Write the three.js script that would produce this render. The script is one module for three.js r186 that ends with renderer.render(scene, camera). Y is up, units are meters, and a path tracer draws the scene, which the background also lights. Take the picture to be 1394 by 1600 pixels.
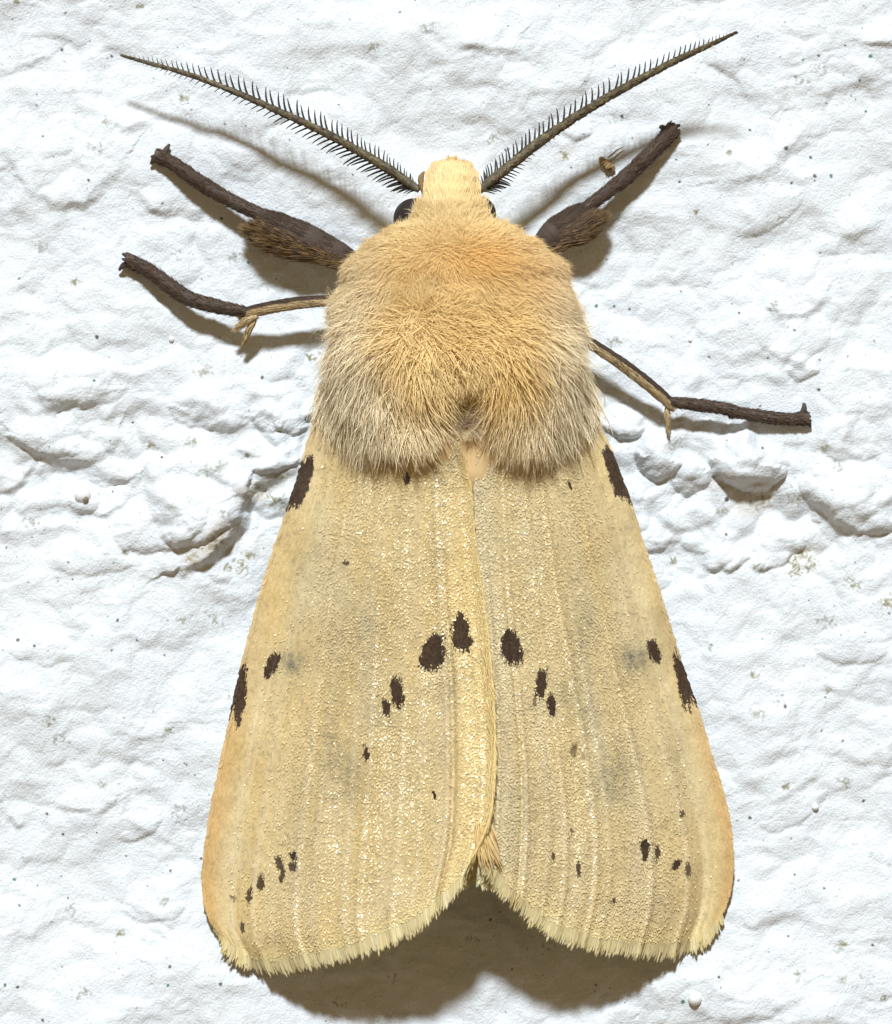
import * as THREE from 'three';
import { mergeGeometries } from 'three/addons/utils/BufferGeometryUtils.js';

// ---------------------------------------------------------------- camera, sky, flash, exposure
// Design unit: 1 u = 16.25 micrometres. x to the right, y downward, z out from the wall, the wall's mean plane at z = 0.
const S = 1.625e-5, D = 0.2, CX = 697, CY = 800;
const scene = new THREE.Scene();
const camera = new THREE.PerspectiveCamera(2 * Math.atan(800 * S / D) * 180 / Math.PI, 1394 / 1600, 0.01, 5);
camera.position.set(0, 0, D);
camera.lookAt(0, 0, 0);

const SKY = [0.22, 0.152, 0.078];                       // dim warm night surroundings
{
  const w = 64, h = 32, data = new Float32Array(w * h * 4);
  for (let i = 0; i < w * h; i++) { data[i * 4] = SKY[0]; data[i * 4 + 1] = SKY[1]; data[i * 4 + 2] = SKY[2]; data[i * 4 + 3] = 1; }
  const t = new THREE.DataTexture(data, w, h, THREE.RGBAFormat, THREE.FloatType);
  t.mapping = THREE.EquirectangularReflectionMapping; t.magFilter = THREE.LinearFilter; t.needsUpdate = true;
  scene.background = t; scene.environment = t;
}
const flashLight = new THREE.DirectionalLight(new THREE.Color(0.94, 1.0, 1.06), 4.2);  // the flash, given as a directional light from above
flashLight.position.set(-0.06 * 0.3, 0.66 * 0.3, 0.75 * 0.3);
flashLight.castShadow = true;
flashLight.shadow.radius = 11;
flashLight.shadow.mapSize.set(4096, 4096);
Object.assign(flashLight.shadow.camera, { left: -0.025, right: 0.025, top: 0.025, bottom: -0.025, near: 0.05, far: 0.5 });
flashLight.shadow.bias = -0.00002;
scene.add(flashLight, flashLight.target);

const renderer = new THREE.WebGLRenderer({ antialias: true });
renderer.setSize(892, 1024);
renderer.toneMapping = THREE.LinearToneMapping;
renderer.toneMappingExposure = 1.15;
renderer.shadowMap.enabled = true;
renderer.shadowMap.type = THREE.PCFSoftShadowMap;

// ---------------------------------------------------------------- helpers
function rng(seed) { let a = seed >>> 0; return () => { a = (a + 0x6D2B79F5) | 0; let t = Math.imul(a ^ (a >>> 15), 1 | a); t = (t + Math.imul(t ^ (t >>> 7), 61 | t)) ^ t; return ((t ^ (t >>> 14)) >>> 0) / 4294967296; }; }
const perm = new Uint8Array(512), gx = new Float32Array(256), gy = new Float32Array(256);
{ const r = rng(77); const p = [...Array(256).keys()]; for (let i = 255; i > 0; i--) { const j = Math.floor(r() * (i + 1)); [p[i], p[j]] = [p[j], p[i]]; }
  for (let i = 0; i < 512; i++) perm[i] = p[i & 255];
  for (let i = 0; i < 256; i++) { const a = r() * Math.PI * 2; gx[i] = Math.cos(a); gy[i] = Math.sin(a); } }
function noise(x, y) {                                   // 2D gradient noise, about -0.7..0.7
  const xi = Math.floor(x), yi = Math.floor(y), xf = x - xi, yf = y - yi, X = xi & 255, Y = yi & 255;
  const u = xf * xf * xf * (xf * (xf * 6 - 15) + 10), v = yf * yf * yf * (yf * (yf * 6 - 15) + 10);
  const a = perm[perm[X] + Y], b = perm[perm[X + 1] + Y], c = perm[perm[X] + Y + 1], d = perm[perm[X + 1] + Y + 1];
  const n0 = gx[a] * xf + gy[a] * yf, n1 = gx[b] * (xf - 1) + gy[b] * yf, n2 = gx[c] * xf + gy[c] * (yf - 1), n3 = gx[d] * (xf - 1) + gy[d] * (yf - 1);
  return n0 + u * (n1 - n0) + v * (n2 - n0 + u * (n0 - n1 - n2 + n3));
}
const lerp = (a, b, k) => a + (b - a) * k, clamp = (x, a = 0, b = 1) => Math.min(b, Math.max(a, x));
const smooth = (a, b, x) => { const k = clamp((x - a) / (b - a)); return k * k * (3 - 2 * k); };
const toLin = c => { c /= 255; return c <= 0.04045 ? c / 12.92 : Math.pow((c + 0.055) / 1.055, 2.4); };
const rgb = (r, g, b, k = 1) => [toLin(r) * k, toLin(g) * k, toLin(b) * k];
const mix3 = (a, b, k) => [lerp(a[0], b[0], k), lerp(a[1], b[1], k), lerp(a[2], b[2], k)];
const table = (t, x) => { if (x <= t[0][0]) return t[0].slice(1); for (let i = 1; i < t.length; i++) if (x <= t[i][0]) { const k = (x - t[i - 1][0]) / (t[i][0] - t[i - 1][0]), e = k * k * (3 - 2 * k) * 0.5 + k * 0.5; return t[i].slice(1).map((v, j) => lerp(t[i - 1][j + 1], v, e)); } return t[t.length - 1].slice(1); };
const W = (x, y, z) => { const k = 1 - z * S / D; return new THREE.Vector3((x - CX) * S * k, (CY - y) * S * k, z * S); };   // a point z above the wall
function put(mesh, name, parent, kind) { mesh.name = name; mesh.castShadow = mesh.receiveShadow = true; if (kind) mesh.userData.kind = kind; parent.add(mesh); return mesh; }
function tag(o, label, category, kind) { Object.assign(o.userData, { label, category }); if (kind) o.userData.kind = kind; return o; }
const numbers = {};
function numbered(name) { const n = numbers[name] = (numbers[name] ?? -1) + 1; return n ? `${name}_${String(n).padStart(3, '0')}` : name; }

// tapered tube through [x, y, z, radius] points, closed at both ends; wob roughens the surface
function tube(pts, sides = 10, steps = 24, wob = 0, seed = 1, ring = null) {
  const c = new THREE.CatmullRomCurve3(pts.map(p => W(p[0], p[1], p[2])), false, 'centripetal');
  const n = pts.length - 1, pos = [], idx = [];
  let N = null, prev = null;
  for (let i = 0; i <= steps; i++) {
    const u = i / steps, p = c.getPoint(u), T = c.getTangent(u).normalize();
    if (!N) { N = new THREE.Vector3(0, 0, 1).addScaledVector(T, -T.z).normalize(); } else N.addScaledVector(T, -N.dot(T)).normalize();
    const B = new THREE.Vector3().crossVectors(T, N);
    const k = Math.min(n - 1, Math.floor(u * n)), f = u * n - k;
    let r = lerp(pts[k][3], pts[k + 1][3], f * f * (3 - 2 * f));
    if (ring) r *= ring(u);
    for (let j = 0; j < sides; j++) {
      const a = j / sides * Math.PI * 2, rr = r * (1 + wob * noise(seed * 7.3 + u * 22, a * 2.1 + seed)) * S;
      const q = p.clone().addScaledVector(N, Math.cos(a) * rr).addScaledVector(B, Math.sin(a) * rr);
      pos.push(q.x, q.y, q.z);
    }
    if (i) for (let j = 0; j < sides; j++) { const a = (i - 1) * sides + j, b = (i - 1) * sides + (j + 1) % sides, d = a + sides, e = b + sides; idx.push(a, b, d, b, e, d); }
  }
  for (const [end, u] of [[0, 0], [1, 1]]) {
    const p = c.getPoint(u), at = pos.length / 3; pos.push(p.x, p.y, p.z);
    const o = end ? steps * sides : 0;
    for (let j = 0; j < sides; j++) end ? idx.push(o + j, o + (j + 1) % sides, at) : idx.push(o + (j + 1) % sides, o + j, at);
  }
  const g = new THREE.BufferGeometry();
  g.setAttribute('position', new THREE.Float32BufferAttribute(pos, 3)); g.setIndex(idx); g.computeVertexNormals();
  return g;
}
// hair of unit length along +y, bending towards -z; aspect = length / radius
function hairShape(aspect, bend, twist = 0, prof = [0.75, 1, 1, 0.85, 0.55, 0.12]) {
  const pos = [], idx = [], seg = 5, r0 = 1 / aspect;
  for (let i = 0; i <= seg; i++) {
    const u = i / seg, r = r0 * prof[i];
    for (let j = 0; j < 3; j++) { const a = j / 3 * Math.PI * 2 + 0.5; pos.push(Math.cos(a) * r + twist * u * u * Math.sin(u * 3), u * (1 - 0.35 * bend * bend * u), Math.sin(a) * r - bend * u * u); }
    if (i) for (let j = 0; j < 3; j++) { const a = (i - 1) * 3 + j, b = (i - 1) * 3 + (j + 1) % 3; idx.push(a, a + 3, b, b, a + 3, b + 3); }
  }
  const g = new THREE.BufferGeometry();
  g.setAttribute('position', new THREE.Float32BufferAttribute(pos, 3)); g.setIndex(idx); g.computeVertexNormals();
  return g;
}
// flat scale of unit length along +y, facing +z, tip rounded or toothed
function scaleShape(width, bend, toothed) {
  const s = new THREE.Shape(), w = width / 2;
  s.moveTo(-w * 0.35, 0); s.lineTo(w * 0.35, 0); s.lineTo(w, 0.5);
  if (toothed) { s.lineTo(w * 0.95, 0.82); s.lineTo(w * 0.55, 1); s.lineTo(w * 0.2, 0.84); s.lineTo(-w * 0.25, 0.98); s.lineTo(-w * 0.6, 0.8); s.lineTo(-w * 0.95, 0.9); }
  else { s.lineTo(w * 0.9, 0.85); s.lineTo(w * 0.4, 1); s.lineTo(-w * 0.4, 1); s.lineTo(-w * 0.9, 0.85); }
  s.lineTo(-w, 0.5);
  const g = new THREE.ShapeGeometry(s), p = g.attributes.position;
  for (let i = 0; i < p.count; i++) p.setZ(i, -bend * p.getY(i) ** 2 - 0.5 * bend * Math.abs(p.getX(i)));
  g.deleteAttribute('uv'); g.computeVertexNormals();
  return g;
}
// collects placed copies: root point, direction and facing in world axes, length in u, linear colour
class Copies {
  constructor() { this.m = []; this.c = []; }
  add(root, dir, face, len, col, wide = 1) {
    const Y = dir.clone().normalize(), X = new THREE.Vector3().crossVectors(Y, face).normalize(), Z = new THREE.Vector3().crossVectors(X, Y);
    const l = len * S;
    this.m.push(new THREE.Matrix4().makeBasis(X.multiplyScalar(l * wide), Y.multiplyScalar(l), Z.multiplyScalar(l)).setPosition(root));
    this.c.push(col);
  }
  build(name, geometry, material, parent) {
    const o = new THREE.InstancedMesh(geometry, material, this.m.length), c = new THREE.Color();
    this.m.forEach((m, i) => { o.setMatrixAt(i, m); o.setColorAt(i, c.setRGB(...this.c[i])); });
    return put(o, name, parent, 'stuff');
  }
}

// ---------------------------------------------------------------- the wall
const blobs = [   // x, y, rx, ry above, ry below, turn, height
  [1170, 722, 62, 62, 46, 0.12, 46], [1030, 712, 36, 42, 40, 0.25, 27], [1078, 742, 34, 34, 30, -0.3, 17], [972, 662, 38, 30, 22, 0.2, 22],
  [1136, 872, 38, 45, 22, -0.2, 14], [1090, 848, 26, 26, 18, 0, 8], [1215, 860, 50, 40, 22, -0.5, 12], [1330, 780, 90, 70, 44, 0.45, 20], [1320, 690, 60, 40, 30, 0.2, 10], [1010, 900, 40, 34, 24, 0.1, 9], [1330, 1010, 60, 36, 28, 0, 8], [1010, 845, 40, 40, 22, -0.2, 9],
  [455, 655, 28, 40, 24, 0.4, 17], [420, 650, 30, 30, 24, 0.5, 12], [492, 645, 18, 24, 16, 0, 12], [430, 722, 40, 26, 16, -0.25, 18], [395, 700, 24, 22, 16, 0, 8],
  [318, 788, 84, 95, 56, -0.62, 34], [250, 812, 80, 60, 50, -0.3, 18], [330, 640, 70, 50, 34, 0.1, 12], [120, 600, 80, 50, 34, 0.1, 9], [140, 870, 70, 40, 30, 0, 7], [175, 742, 40, 36, 18, -0.2, 10], [70, 690, 60, 44, 20, 0.2, 11], [130, 782, 26, 22, 22, 0, 9],
  [1238, 1262, 60, 34, 26, -0.5, 7], [220, 1293, 34, 30, 18, -0.4, 6], [1204, 330, 60, 40, 26, -0.6, 6], [1255, 575, 28, 22, 20, 0, 9], [240, 1415, 50, 44, 26, 0, 7],
  [900, 205, 26, 26, 14, 0, 7], [60, 1010, 60, 40, 28, 0.2, 6],
];
const ledges = [  // [height, reach above, sharpness below, points left to right]: the surface swells towards the line and drops under it
  [30, 46, 12, [[288, 884], [322, 868], [350, 842], [375, 806], [384, 776]]],
  [14, 34, 9, [[378, 768], [408, 750], [432, 742], [458, 728]]],
  [9, 26, 7, [[400, 657], [422, 680], [449, 704], [460, 694], [474, 668]]],
  [11, 40, 9, [[28, 680], [60, 703], [95, 716], [140, 715], [168, 700], [182, 676]]],
  [9, 34, 8, [[-20, 762], [14, 762], [34, 748], [46, 722]]],
  [10, 36, 8, [[135, 796], [165, 800], [192, 780], [214, 748]]],
  [10, 50, 14, [[1228, 770], [1275, 768], [1330, 822], [1380, 842], [1420, 840]]],
  [9, 40, 12, [[1130, 282], [1186, 270], [1230, 226], [1262, 205], [1292, 204]]],
  [8, 50, 14, [[1250, 160], [1300, 135], [1345, 116], [1394, 92]]],
  [9, 24, 6, [[1348, 64], [1370, 62], [1396, 68], [1420, 66]]],
  [8, 40, 10, [[690, 56], [745, 70], [795, 74], [810, 58]]],
  [8, 22, 5, [[1106, 98], [1134, 104], [1150, 122], [1162, 142]]],
  [10, 44, 12, [[48, 288], [88, 312], [128, 310], [165, 276], [192, 246]]],
  [7, 30, 10, [[178, 176], [198, 194], [228, 186]]],
  [7, 26, 9, [[222, 298], [238, 322], [270, 326]]],
  [6, 30, 9, [[-10, 110], [40, 96], [80, 78]]],
  [5, 26, 8, [[70, 1246], [108, 1262], [150, 1262], [174, 1250]]],
  [6, 20, 7, [[6, 1272], [28, 1288], [42, 1278]]],
  [6, 30, 10, [[1300, 362], [1330, 366], [1360, 350]]],
  [9, 30, 10, [[1226, 486], [1256, 490], [1284, 462]]],
  [6, 40, 10, [[1190, 1250], [1225, 1240], [1290, 1190]]],
  [5, 40, 10, [[1120, 1420], [1180, 1440], [1240, 1420]]],
  [6, 40, 10, [[1120, 1590], [1200, 1580], [1250, 1545]]],
  [5, 40, 12, [[170, 1130], [210, 1150], [250, 1135]]],
  [7, 36, 10, [[300, 650], [350, 668], [390, 660]]],
  [7, 36, 10, [[40, 610], [90, 628], [150, 618]]],
  [6, 30, 8, [[1020, 800], [1060, 822], [1100, 815], [1120, 796]]],
];
for (const L of ledges) {
  const xs = L[3].map(p => p[0]), ys = L[3].map(p => p[1]), m = L[1] * 3;
  L.box = [Math.min(...xs) - m, Math.max(...xs) + m, Math.min(...ys) - m, Math.max(...ys) + m];
  let total = 0; L.runs = [0];
  for (let i = 1; i < L[3].length; i++) L.runs.push(total += Math.hypot(xs[i] - xs[i - 1], ys[i] - ys[i - 1]));
  L.total = total;
}
const rests = [[345, 1440, 50, 4], [335, 1370, 40, 5], [1125, 1430, 50, 4], [1138, 1360, 40, 5], [1225, 655, 45, 3], [205, 412, 34, 5], [252, 248, 34, 5], [1042, 212, 34, 6], [400, 1500, 40, 8], [1070, 1470, 40, 8]];   // where wing tips and feet touch it: x, y, reach, height
function lumps(x, y) {                                    // rounded lumps that meet in creases, down to -0.9
  const xi = Math.floor(x), yi = Math.floor(y); let d = 9;
  for (let j = -1; j <= 1; j++) for (let i = -1; i <= 1; i++) { const a = perm[(perm[(xi + i) & 255] + yi + j) & 255], b = perm[(a + 71) & 255], dx = xi + i + 0.15 + 0.7 * a / 255 - x, dy = yi + j + 0.15 + 0.7 * b / 255 - y; d = Math.min(d, dx * dx + dy * dy); }
  return 0.06 - Math.min(1, d);
}
function wallHeight(x, y) {
  const wx = x + 26 * noise(x / 80 + 3, y / 80) + 9 * noise(x / 27, y / 27 + 9), wy = y + 26 * noise(x / 80 + 40, y / 80 + 7) + 9 * noise(x / 27 + 50, y / 27 + 9);
  const band = Math.exp(-(((y - 735) / 150) ** 2)), rough = 0.72 + 0.75 * band;
  let h = 24 * noise(wx / 300, wy / 240 + 20) + 12 * noise(wx / 170 + 90, wy / 150 + 44);
  h += rough * 11 * noise(wx / 115 + 11, wy / 105 + 31);
  h += rough * 5 * (Math.abs(noise(wx / 105 + 61, wy / 95 + 17)) - 0.22);
  h += rough * 6.2 * noise(wx / 46 + 8, wy / 40 + 77);
  h += rough * 1.6 * (Math.abs(noise(wx / 34 + 5, wy / 30 + 66)) - 0.2);
  const patch = 0.3 + 0.6 * band + 0.45 * smooth(-0.1, 0.45, noise(x / 190 + 15, y / 190 + 33));
  h += patch * 15 * lumps(wx / 98 + 60, wy / 92 + 17) + patch * 11 * lumps(wx / 52 + 20, wy / 50 + 7) + patch * 3.2 * lumps(wx / 23 + 3, wy / 21 + 70);
  h -= 2.2 * smooth(0.36, 0.56, noise(x / 8 + 300, y / 8)) * smooth(-0.1, 0.3, noise(x / 70, y / 70 + 200));
  h += 0.95 * noise(wx / 17, wy / 15 + 5) + 0.6 * noise(x / 7.5, y / 7 + 60) + 0.36 * noise(x / 4.2 + 9, y / 4.2);
  const qx = x + 7 * noise(x / 30 + 90, y / 30) + 3 * noise(x / 11, y / 11 + 40), qy = y + 7 * noise(x / 30, y / 30 + 90) + 3 * noise(x / 11 + 30, y / 11);
  for (const [bx, by, rx, ru, rd, a, H] of blobs) {
    const dx = qx - bx, dy = qy - by;
    if (Math.abs(dx) > rx * 1.7 + 30 || Math.abs(dy) > Math.max(ru, rd) * 1.7 + 30) continue;
    const c = Math.cos(a), s = Math.sin(a), u = (dx * c + dy * s) / rx, v0 = -dx * s + dy * c, v = v0 / (v0 < 0 ? ru : rd), d2 = u * u + v * v;
    if (d2 < 1) h += H * Math.pow(1 - d2, v0 < 0 ? 1.1 : 0.62) * (1 - 0.2 * smooth(0, -1, v));
  }
  for (const L of ledges) {
    if (qx < L.box[0] || qx > L.box[1] || qy < L.box[2] || qy > L.box[3]) continue;
    let best = 1e9, side = 0, along = 0;
    const P = L[3];
    for (let i = 1; i < P.length; i++) {
      const ax = P[i - 1][0], ay = P[i - 1][1], ex = P[i][0] - ax, ey = P[i][1] - ay, k = clamp(((qx - ax) * ex + (qy - ay) * ey) / (ex * ex + ey * ey));
      const dx = qx - ax - ex * k, dy = qy - ay - ey * k, d = Math.hypot(dx, dy);
      if (d < best) { best = d; side = ex * dy - ey * dx; along = (L.runs[i - 1] + k * (L.runs[i] - L.runs[i - 1])) / L.total; }
    }
    const soft = L[2] * 1.7, taper = Math.sin(Math.PI * clamp(0.06 + along * 0.88)) ** 0.7;
    h += side < 0 ? L[0] * taper * Math.exp(-((best / L[1]) ** 2)) : L[0] * taper * (1 - smooth(0, soft, best));
  }
  for (const [fx, fy, rad, top] of rests) { const d = Math.hypot(x - fx, y - fy) / rad; if (d < 1.6) h = lerp(h, Math.min(h, top), 1 - smooth(0.9, 1.6, d)); }
  return h;
}
const X0 = -500, X1 = 1894, Y0 = -500, Y1 = 2100;
const wallMat = new THREE.MeshStandardMaterial({ roughness: 0.72 });
{
  const N = 2048, data = new Uint8Array(N * N * 4), col = new Float32Array(N * N * 3), r = rng(5);
  const ux = (X1 - X0) / N, uy = (Y1 - Y0) / N;
  for (let j = 0; j < N; j++) for (let i = 0; i < N; i++) {
    const x = X0 + (i + 0.5) * ux, y = Y0 + (j + 0.5) * uy, k = (j * N + i) * 3;
    const a = noise(x / 140 + 4, y / 140 + 2) + 0.5 * noise(x / 45, y / 45), g = 0.012 * a, f = 0.03 * noise(x / 6, y / 6) + 0.03 * noise(x / 2.6, y / 2.6 + 30);
    const grime = smooth(0.30, 0.75, noise(x / 60 + 70, y / 60 + 5) + 0.6 * noise(x / 22 + 3, y / 22)) * smooth(0.0, 0.5, noise(x / 9, y / 9 + 70) + 0.2);
    let c = [0.655 + g + f, 0.695 + g + f, 0.72 + f];
    c = mix3(c, [0.47, 0.49, 0.38], 0.26 * grime);
    col[k] = c[0]; col[k + 1] = c[1]; col[k + 2] = c[2];
  }
  const stamp = (x, y, rad, c, a, stretch = 1, turn = 0) => {
    const i0 = Math.max(0, Math.floor((x - rad * 2 - X0) / ux)), i1 = Math.min(N - 1, Math.ceil((x + rad * 2 - X0) / ux)), j0 = Math.max(0, Math.floor((y - rad * 2 - Y0) / uy)), j1 = Math.min(N - 1, Math.ceil((y + rad * 2 - Y0) / uy));
    const cs = Math.cos(turn), sn = Math.sin(turn);
    for (let j = j0; j <= j1; j++) for (let i = i0; i <= i1; i++) {
      const dx = X0 + (i + 0.5) * ux - x, dy = Y0 + (j + 0.5) * uy - y, d = Math.hypot((dx * cs + dy * sn) / stretch, (-dx * sn + dy * cs) * Math.sqrt(stretch)) * (1 + 0.35 * noise(dx / rad + x, dy / rad + y)), w = a * (1 - smooth(rad * 0.6, rad * 1.15, d)), k = (j * N + i) * 3;
      if (w > 0) for (let q = 0; q < 3; q++) col[k + q] = lerp(col[k + q], c[q], w);
    }
  };
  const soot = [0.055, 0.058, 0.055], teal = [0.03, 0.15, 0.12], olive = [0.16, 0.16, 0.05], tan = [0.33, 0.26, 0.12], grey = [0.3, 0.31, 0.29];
  for (let i = 0; i < 5200; i++) { const x = lerp(X0, X1, r()), y = lerp(Y0, Y1, r()), q = r(); stamp(x, y, 0.8 + 1.1 * r() * r(), q < 0.7 ? grey : q < 0.85 ? olive : soot, 0.3 + 0.5 * r(), 1 + r(), r() * 3); }
  for (let i = 0; i < 620; i++) { const x = lerp(X0, X1, r()), y = lerp(Y0, Y1, r()), q = r(); stamp(x, y, 1.2 + 1.3 * r() * r(), q < 0.72 ? soot : q < 0.84 ? teal : olive, 0.75 + 0.2 * r(), 1 + 0.5 * r(), r() * 3); }
  for (let i = 0; i < 190; i++) {                                                        // loose clusters of algae
    const x = lerp(X0, X1, r()), y = lerp(Y0, Y1, r()), n = 5 + r() * 14;
    for (let k = 0; k < n; k++) stamp(x + (r() + r() - 1) * 16, y + (r() + r() - 1) * 12, 1 + r() * 2.2, mix3(olive, grey, r()), 0.25 + 0.35 * r(), 1 + r(), r() * 3);
  }
  const seen = [[1250, 878, 30, 1.2], [1330, 914, 18, 0.9], [1390, 940, 16, 1], [1185, 890, 14, 0.8], [1255, 865, 12, 0.9], [1052, 876, 6, 1], [430, 784, 20, 1], [378, 884, 18, 1], [358, 888, 8, 1], [388, 866, 12, 0.9], [236, 696, 7, 1], [300, 690, 14, 0.8], [387, 712, 6, 1],
    [345, 730, 14, 0.7], [320, 737, 14, 0.6], [196, 864, 6, 0.9], [486, 560, 9, 1], [318, 582, 18, 0.7], [885, 242, 9, 1], [285, 152, 9, 0.9], [217, 9, 7, 1], [26, 3, 5, 1], [1140, 238, 7, 0.8], [1292, 1078, 8, 0.7], [1183, 1117, 14, 0.6], [1316, 1480, 14, 0.8], [1316, 1530, 10, 0.6],
    [340, 846, 24, 0.9], [300, 872, 12, 0.7], [398, 768, 20, 0.8], [440, 742, 14, 0.6], [1190, 784, 22, 0.8], [1120, 745, 10, 0.6], [1130, 800, 12, 0.6], [1382, 1560, 7, 1], [188, 1458, 8, 0.9], [118, 440, 10, 0.9], [1088, 330, 4, 0.8], [1230, 1230, 10, 0.8], [1178, 1055, 8, 0.8], [165, 190, 10, 0.5], [160, 1226, 10, 0.5], [1290, 700, 8, 0.6]];
  for (const [x, y, rad, s] of seen) for (let k = 0; k < rad * 1.6; k++) stamp(x + (r() + r() - 1) * rad, y + (r() + r() - 1) * rad * 0.75, 1 + r() * 2.3, mix3(olive, r() < 0.4 ? grey : tan, 0.6 * r()), s * (0.3 + 0.4 * r()), 1 + r() * 1.6, r() * 3);
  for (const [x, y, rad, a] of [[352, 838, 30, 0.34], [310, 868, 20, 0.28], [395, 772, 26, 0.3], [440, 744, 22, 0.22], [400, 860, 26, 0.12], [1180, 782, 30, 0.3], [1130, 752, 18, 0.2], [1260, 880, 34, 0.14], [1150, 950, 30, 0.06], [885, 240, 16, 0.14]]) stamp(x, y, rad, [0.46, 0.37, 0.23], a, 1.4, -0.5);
  const dots = [[96, 77, 2.6, 0], [174, 87, 2.4, 0], [57, 164, 2, 1], [139, 282, 2.6, 0], [346, 341, 2.6, 1], [388, 410, 2.4, 1], [254, 318, 2, 0], [1360, 88, 3.4, 1], [1279, 87, 2.4, 0], [1228, 232, 3.4, 0], [1267, 246, 2.8, 1], [1273, 275, 3.2, 0], [1299, 275, 3.2, 1], [1237, 286, 2.4, 0], [1062, 284, 2.2, 0],
    [972, 182, 3, 0], [1172, 203, 2.2, 0], [950, 336, 2.4, 0], [1343, 126, 2.2, 0], [1353, 174, 2.2, 1], [932, 478, 3, 1], [960, 478, 2.2, 1], [984, 483, 2.2, 0], [1279, 609, 3, 0], [1155, 489, 2.2, 0], [1241, 516, 2.2, 0], [152, 527, 3.4, 0], [148, 595, 2.2, 0], [410, 590, 3, 0], [207, 660, 2, 0],
    [28, 1000, 3, 0], [54, 1009, 2.4, 0], [184, 969, 2.6, 0], [214, 1000, 2, 0], [98, 1304, 2.6, 0], [73, 1272, 2.4, 0], [22, 1375, 3, 1], [8, 1539, 3, 1], [28, 1542, 2.8, 0], [266, 1510, 2.8, 0], [263, 1539, 2.6, 1], [345, 1537, 3, 0], [67, 1594, 2.6, 0], [266, 1361, 2.2, 0], [314, 1342, 2.4, 0],
    [1067, 1565, 3.4, 1], [1123, 1526, 2.4, 0], [1350, 1252, 2.8, 0], [1172, 1278, 2.8, 0], [1227, 1104, 3, 0], [1364, 1477, 2.6, 0], [1288, 1388, 2.2, 0], [1232, 1463, 2, 0], [1191, 700, 2.2, 0], [1136, 780, 4, 0], [1200, 560, 2, 0], [1135, 835, 2.4, 0], [1252, 650, 2, 0], [454, 1445, 2.2, 0]];
  for (const [x, y, rad, kind] of dots) stamp(x, y, rad, kind ? teal : soot, 0.92, 1.15, x);
  for (let i = 0; i < N * N; i++) { for (let q = 0; q < 3; q++) { const v = clamp(col[i * 3 + q]); data[i * 4 + q] = Math.round(255 * (v <= 0.0031308 ? v * 12.92 : 1.055 * Math.pow(v, 1 / 2.4) - 0.055)); } data[i * 4 + 3] = 255; }
  const t = new THREE.DataTexture(data, N, N); t.colorSpace = THREE.SRGBColorSpace; t.magFilter = THREE.LinearFilter; t.minFilter = THREE.LinearFilter; t.needsUpdate = true;
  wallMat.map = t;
  const M = 1024, b = new Uint8Array(M * M * 4), rr = rng(31);                          // fine grain of the paint, used at its own repeat
  const f = new Float32Array(M * M);
  for (let j = 0; j < M; j++) for (let i = 0; i < M; i++) f[j * M + i] = 0.6 * noise(i / 5.1, j / 5.1) + 0.5 * noise(i / 2.4 + 50, j / 2.4) + 0.25 * (rr() - 0.5);
  for (let i = 0; i < M * M; i++) { const v = Math.round(clamp(0.5 + 0.45 * f[i]) * 255); b[i * 4] = b[i * 4 + 1] = b[i * 4 + 2] = v; b[i * 4 + 3] = 255; }
  const bt = new THREE.DataTexture(b, M, M); bt.wrapS = bt.wrapT = THREE.MirroredRepeatWrapping; bt.repeat.set(3.2, 3.4); bt.magFilter = THREE.LinearFilter; bt.needsUpdate = true;
  wallMat.bumpMap = bt; wallMat.bumpScale = 1.9 * S;
}
const stops = (a, b, lo, hi, fine, coarse) => { const o = []; for (let v = a; v < lo; v += coarse) o.push(v); for (let v = lo; v < hi; v += fine) o.push(v); for (let v = hi; v < b; v += coarse) o.push(v); o.push(b); return o; };
const wall = new THREE.Mesh(new THREE.BufferGeometry(), wallMat);
{
  const xs = stops(X0, X1, -16, 1410, 2.5, 12), ys = stops(Y0, Y1, -16, 1616, 2.5, 12), nx = xs.length, ny = ys.length;
  const pos = new Float32Array((nx * ny + 4) * 3), uv = new Float32Array((nx * ny + 4) * 2), idx = [];
  for (let j = 0; j < ny; j++) for (let i = 0; i < nx; i++) {
    const k = j * nx + i, x = xs[i], y = ys[j];
    pos[k * 3] = (x - CX) * S; pos[k * 3 + 1] = (CY - y) * S; pos[k * 3 + 2] = (wallHeight(x, y)) * S;
    uv[k * 2] = (x - X0) / (X1 - X0); uv[k * 2 + 1] = (y - Y0) / (Y1 - Y0);
    if (i && j) { const a = k - nx - 1, b = k - nx, c = k - 1; idx.push(a, c, b, b, c, k); }
  }
  const n = nx * ny;                                                                     // the wall's body behind its face
  [[X0, Y0], [X1, Y0], [X1, Y1], [X0, Y1]].forEach(([x, y], i) => pos.set([(x - CX) * S, (CY - y) * S, -600 * S], (n + i) * 3));
  idx.push(n, n + 1, n + 2, n, n + 2, n + 3);
  const rim = (list, c0, c1, flip) => { for (let i = 1; i < list.length; i++) flip ? idx.push(list[i - 1], c0, list[i]) : idx.push(list[i - 1], list[i], c0); const e = list[list.length - 1]; flip ? idx.push(e, c0, c1) : idx.push(e, c1, c0); };
  const row = j => xs.map((_, i) => j * nx + i), column = i => ys.map((_, j) => j * nx + i);
  rim(row(0), n, n + 1, false); rim(row(ny - 1), n + 3, n + 2, true); rim(column(0), n, n + 3, true); rim(column(nx - 1), n + 1, n + 2, false);
  const g = wall.geometry;
  g.setAttribute('position', new THREE.BufferAttribute(pos, 3)); g.setAttribute('uv', new THREE.BufferAttribute(uv, 2)); g.setIndex(idx); g.computeVertexNormals();
}
put(wall, 'wall', scene, 'structure');
wall.userData.label = 'rough white painted plaster wall with lumps, creases and dark specks behind the moth';
wall.userData.category = 'wall';
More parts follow.
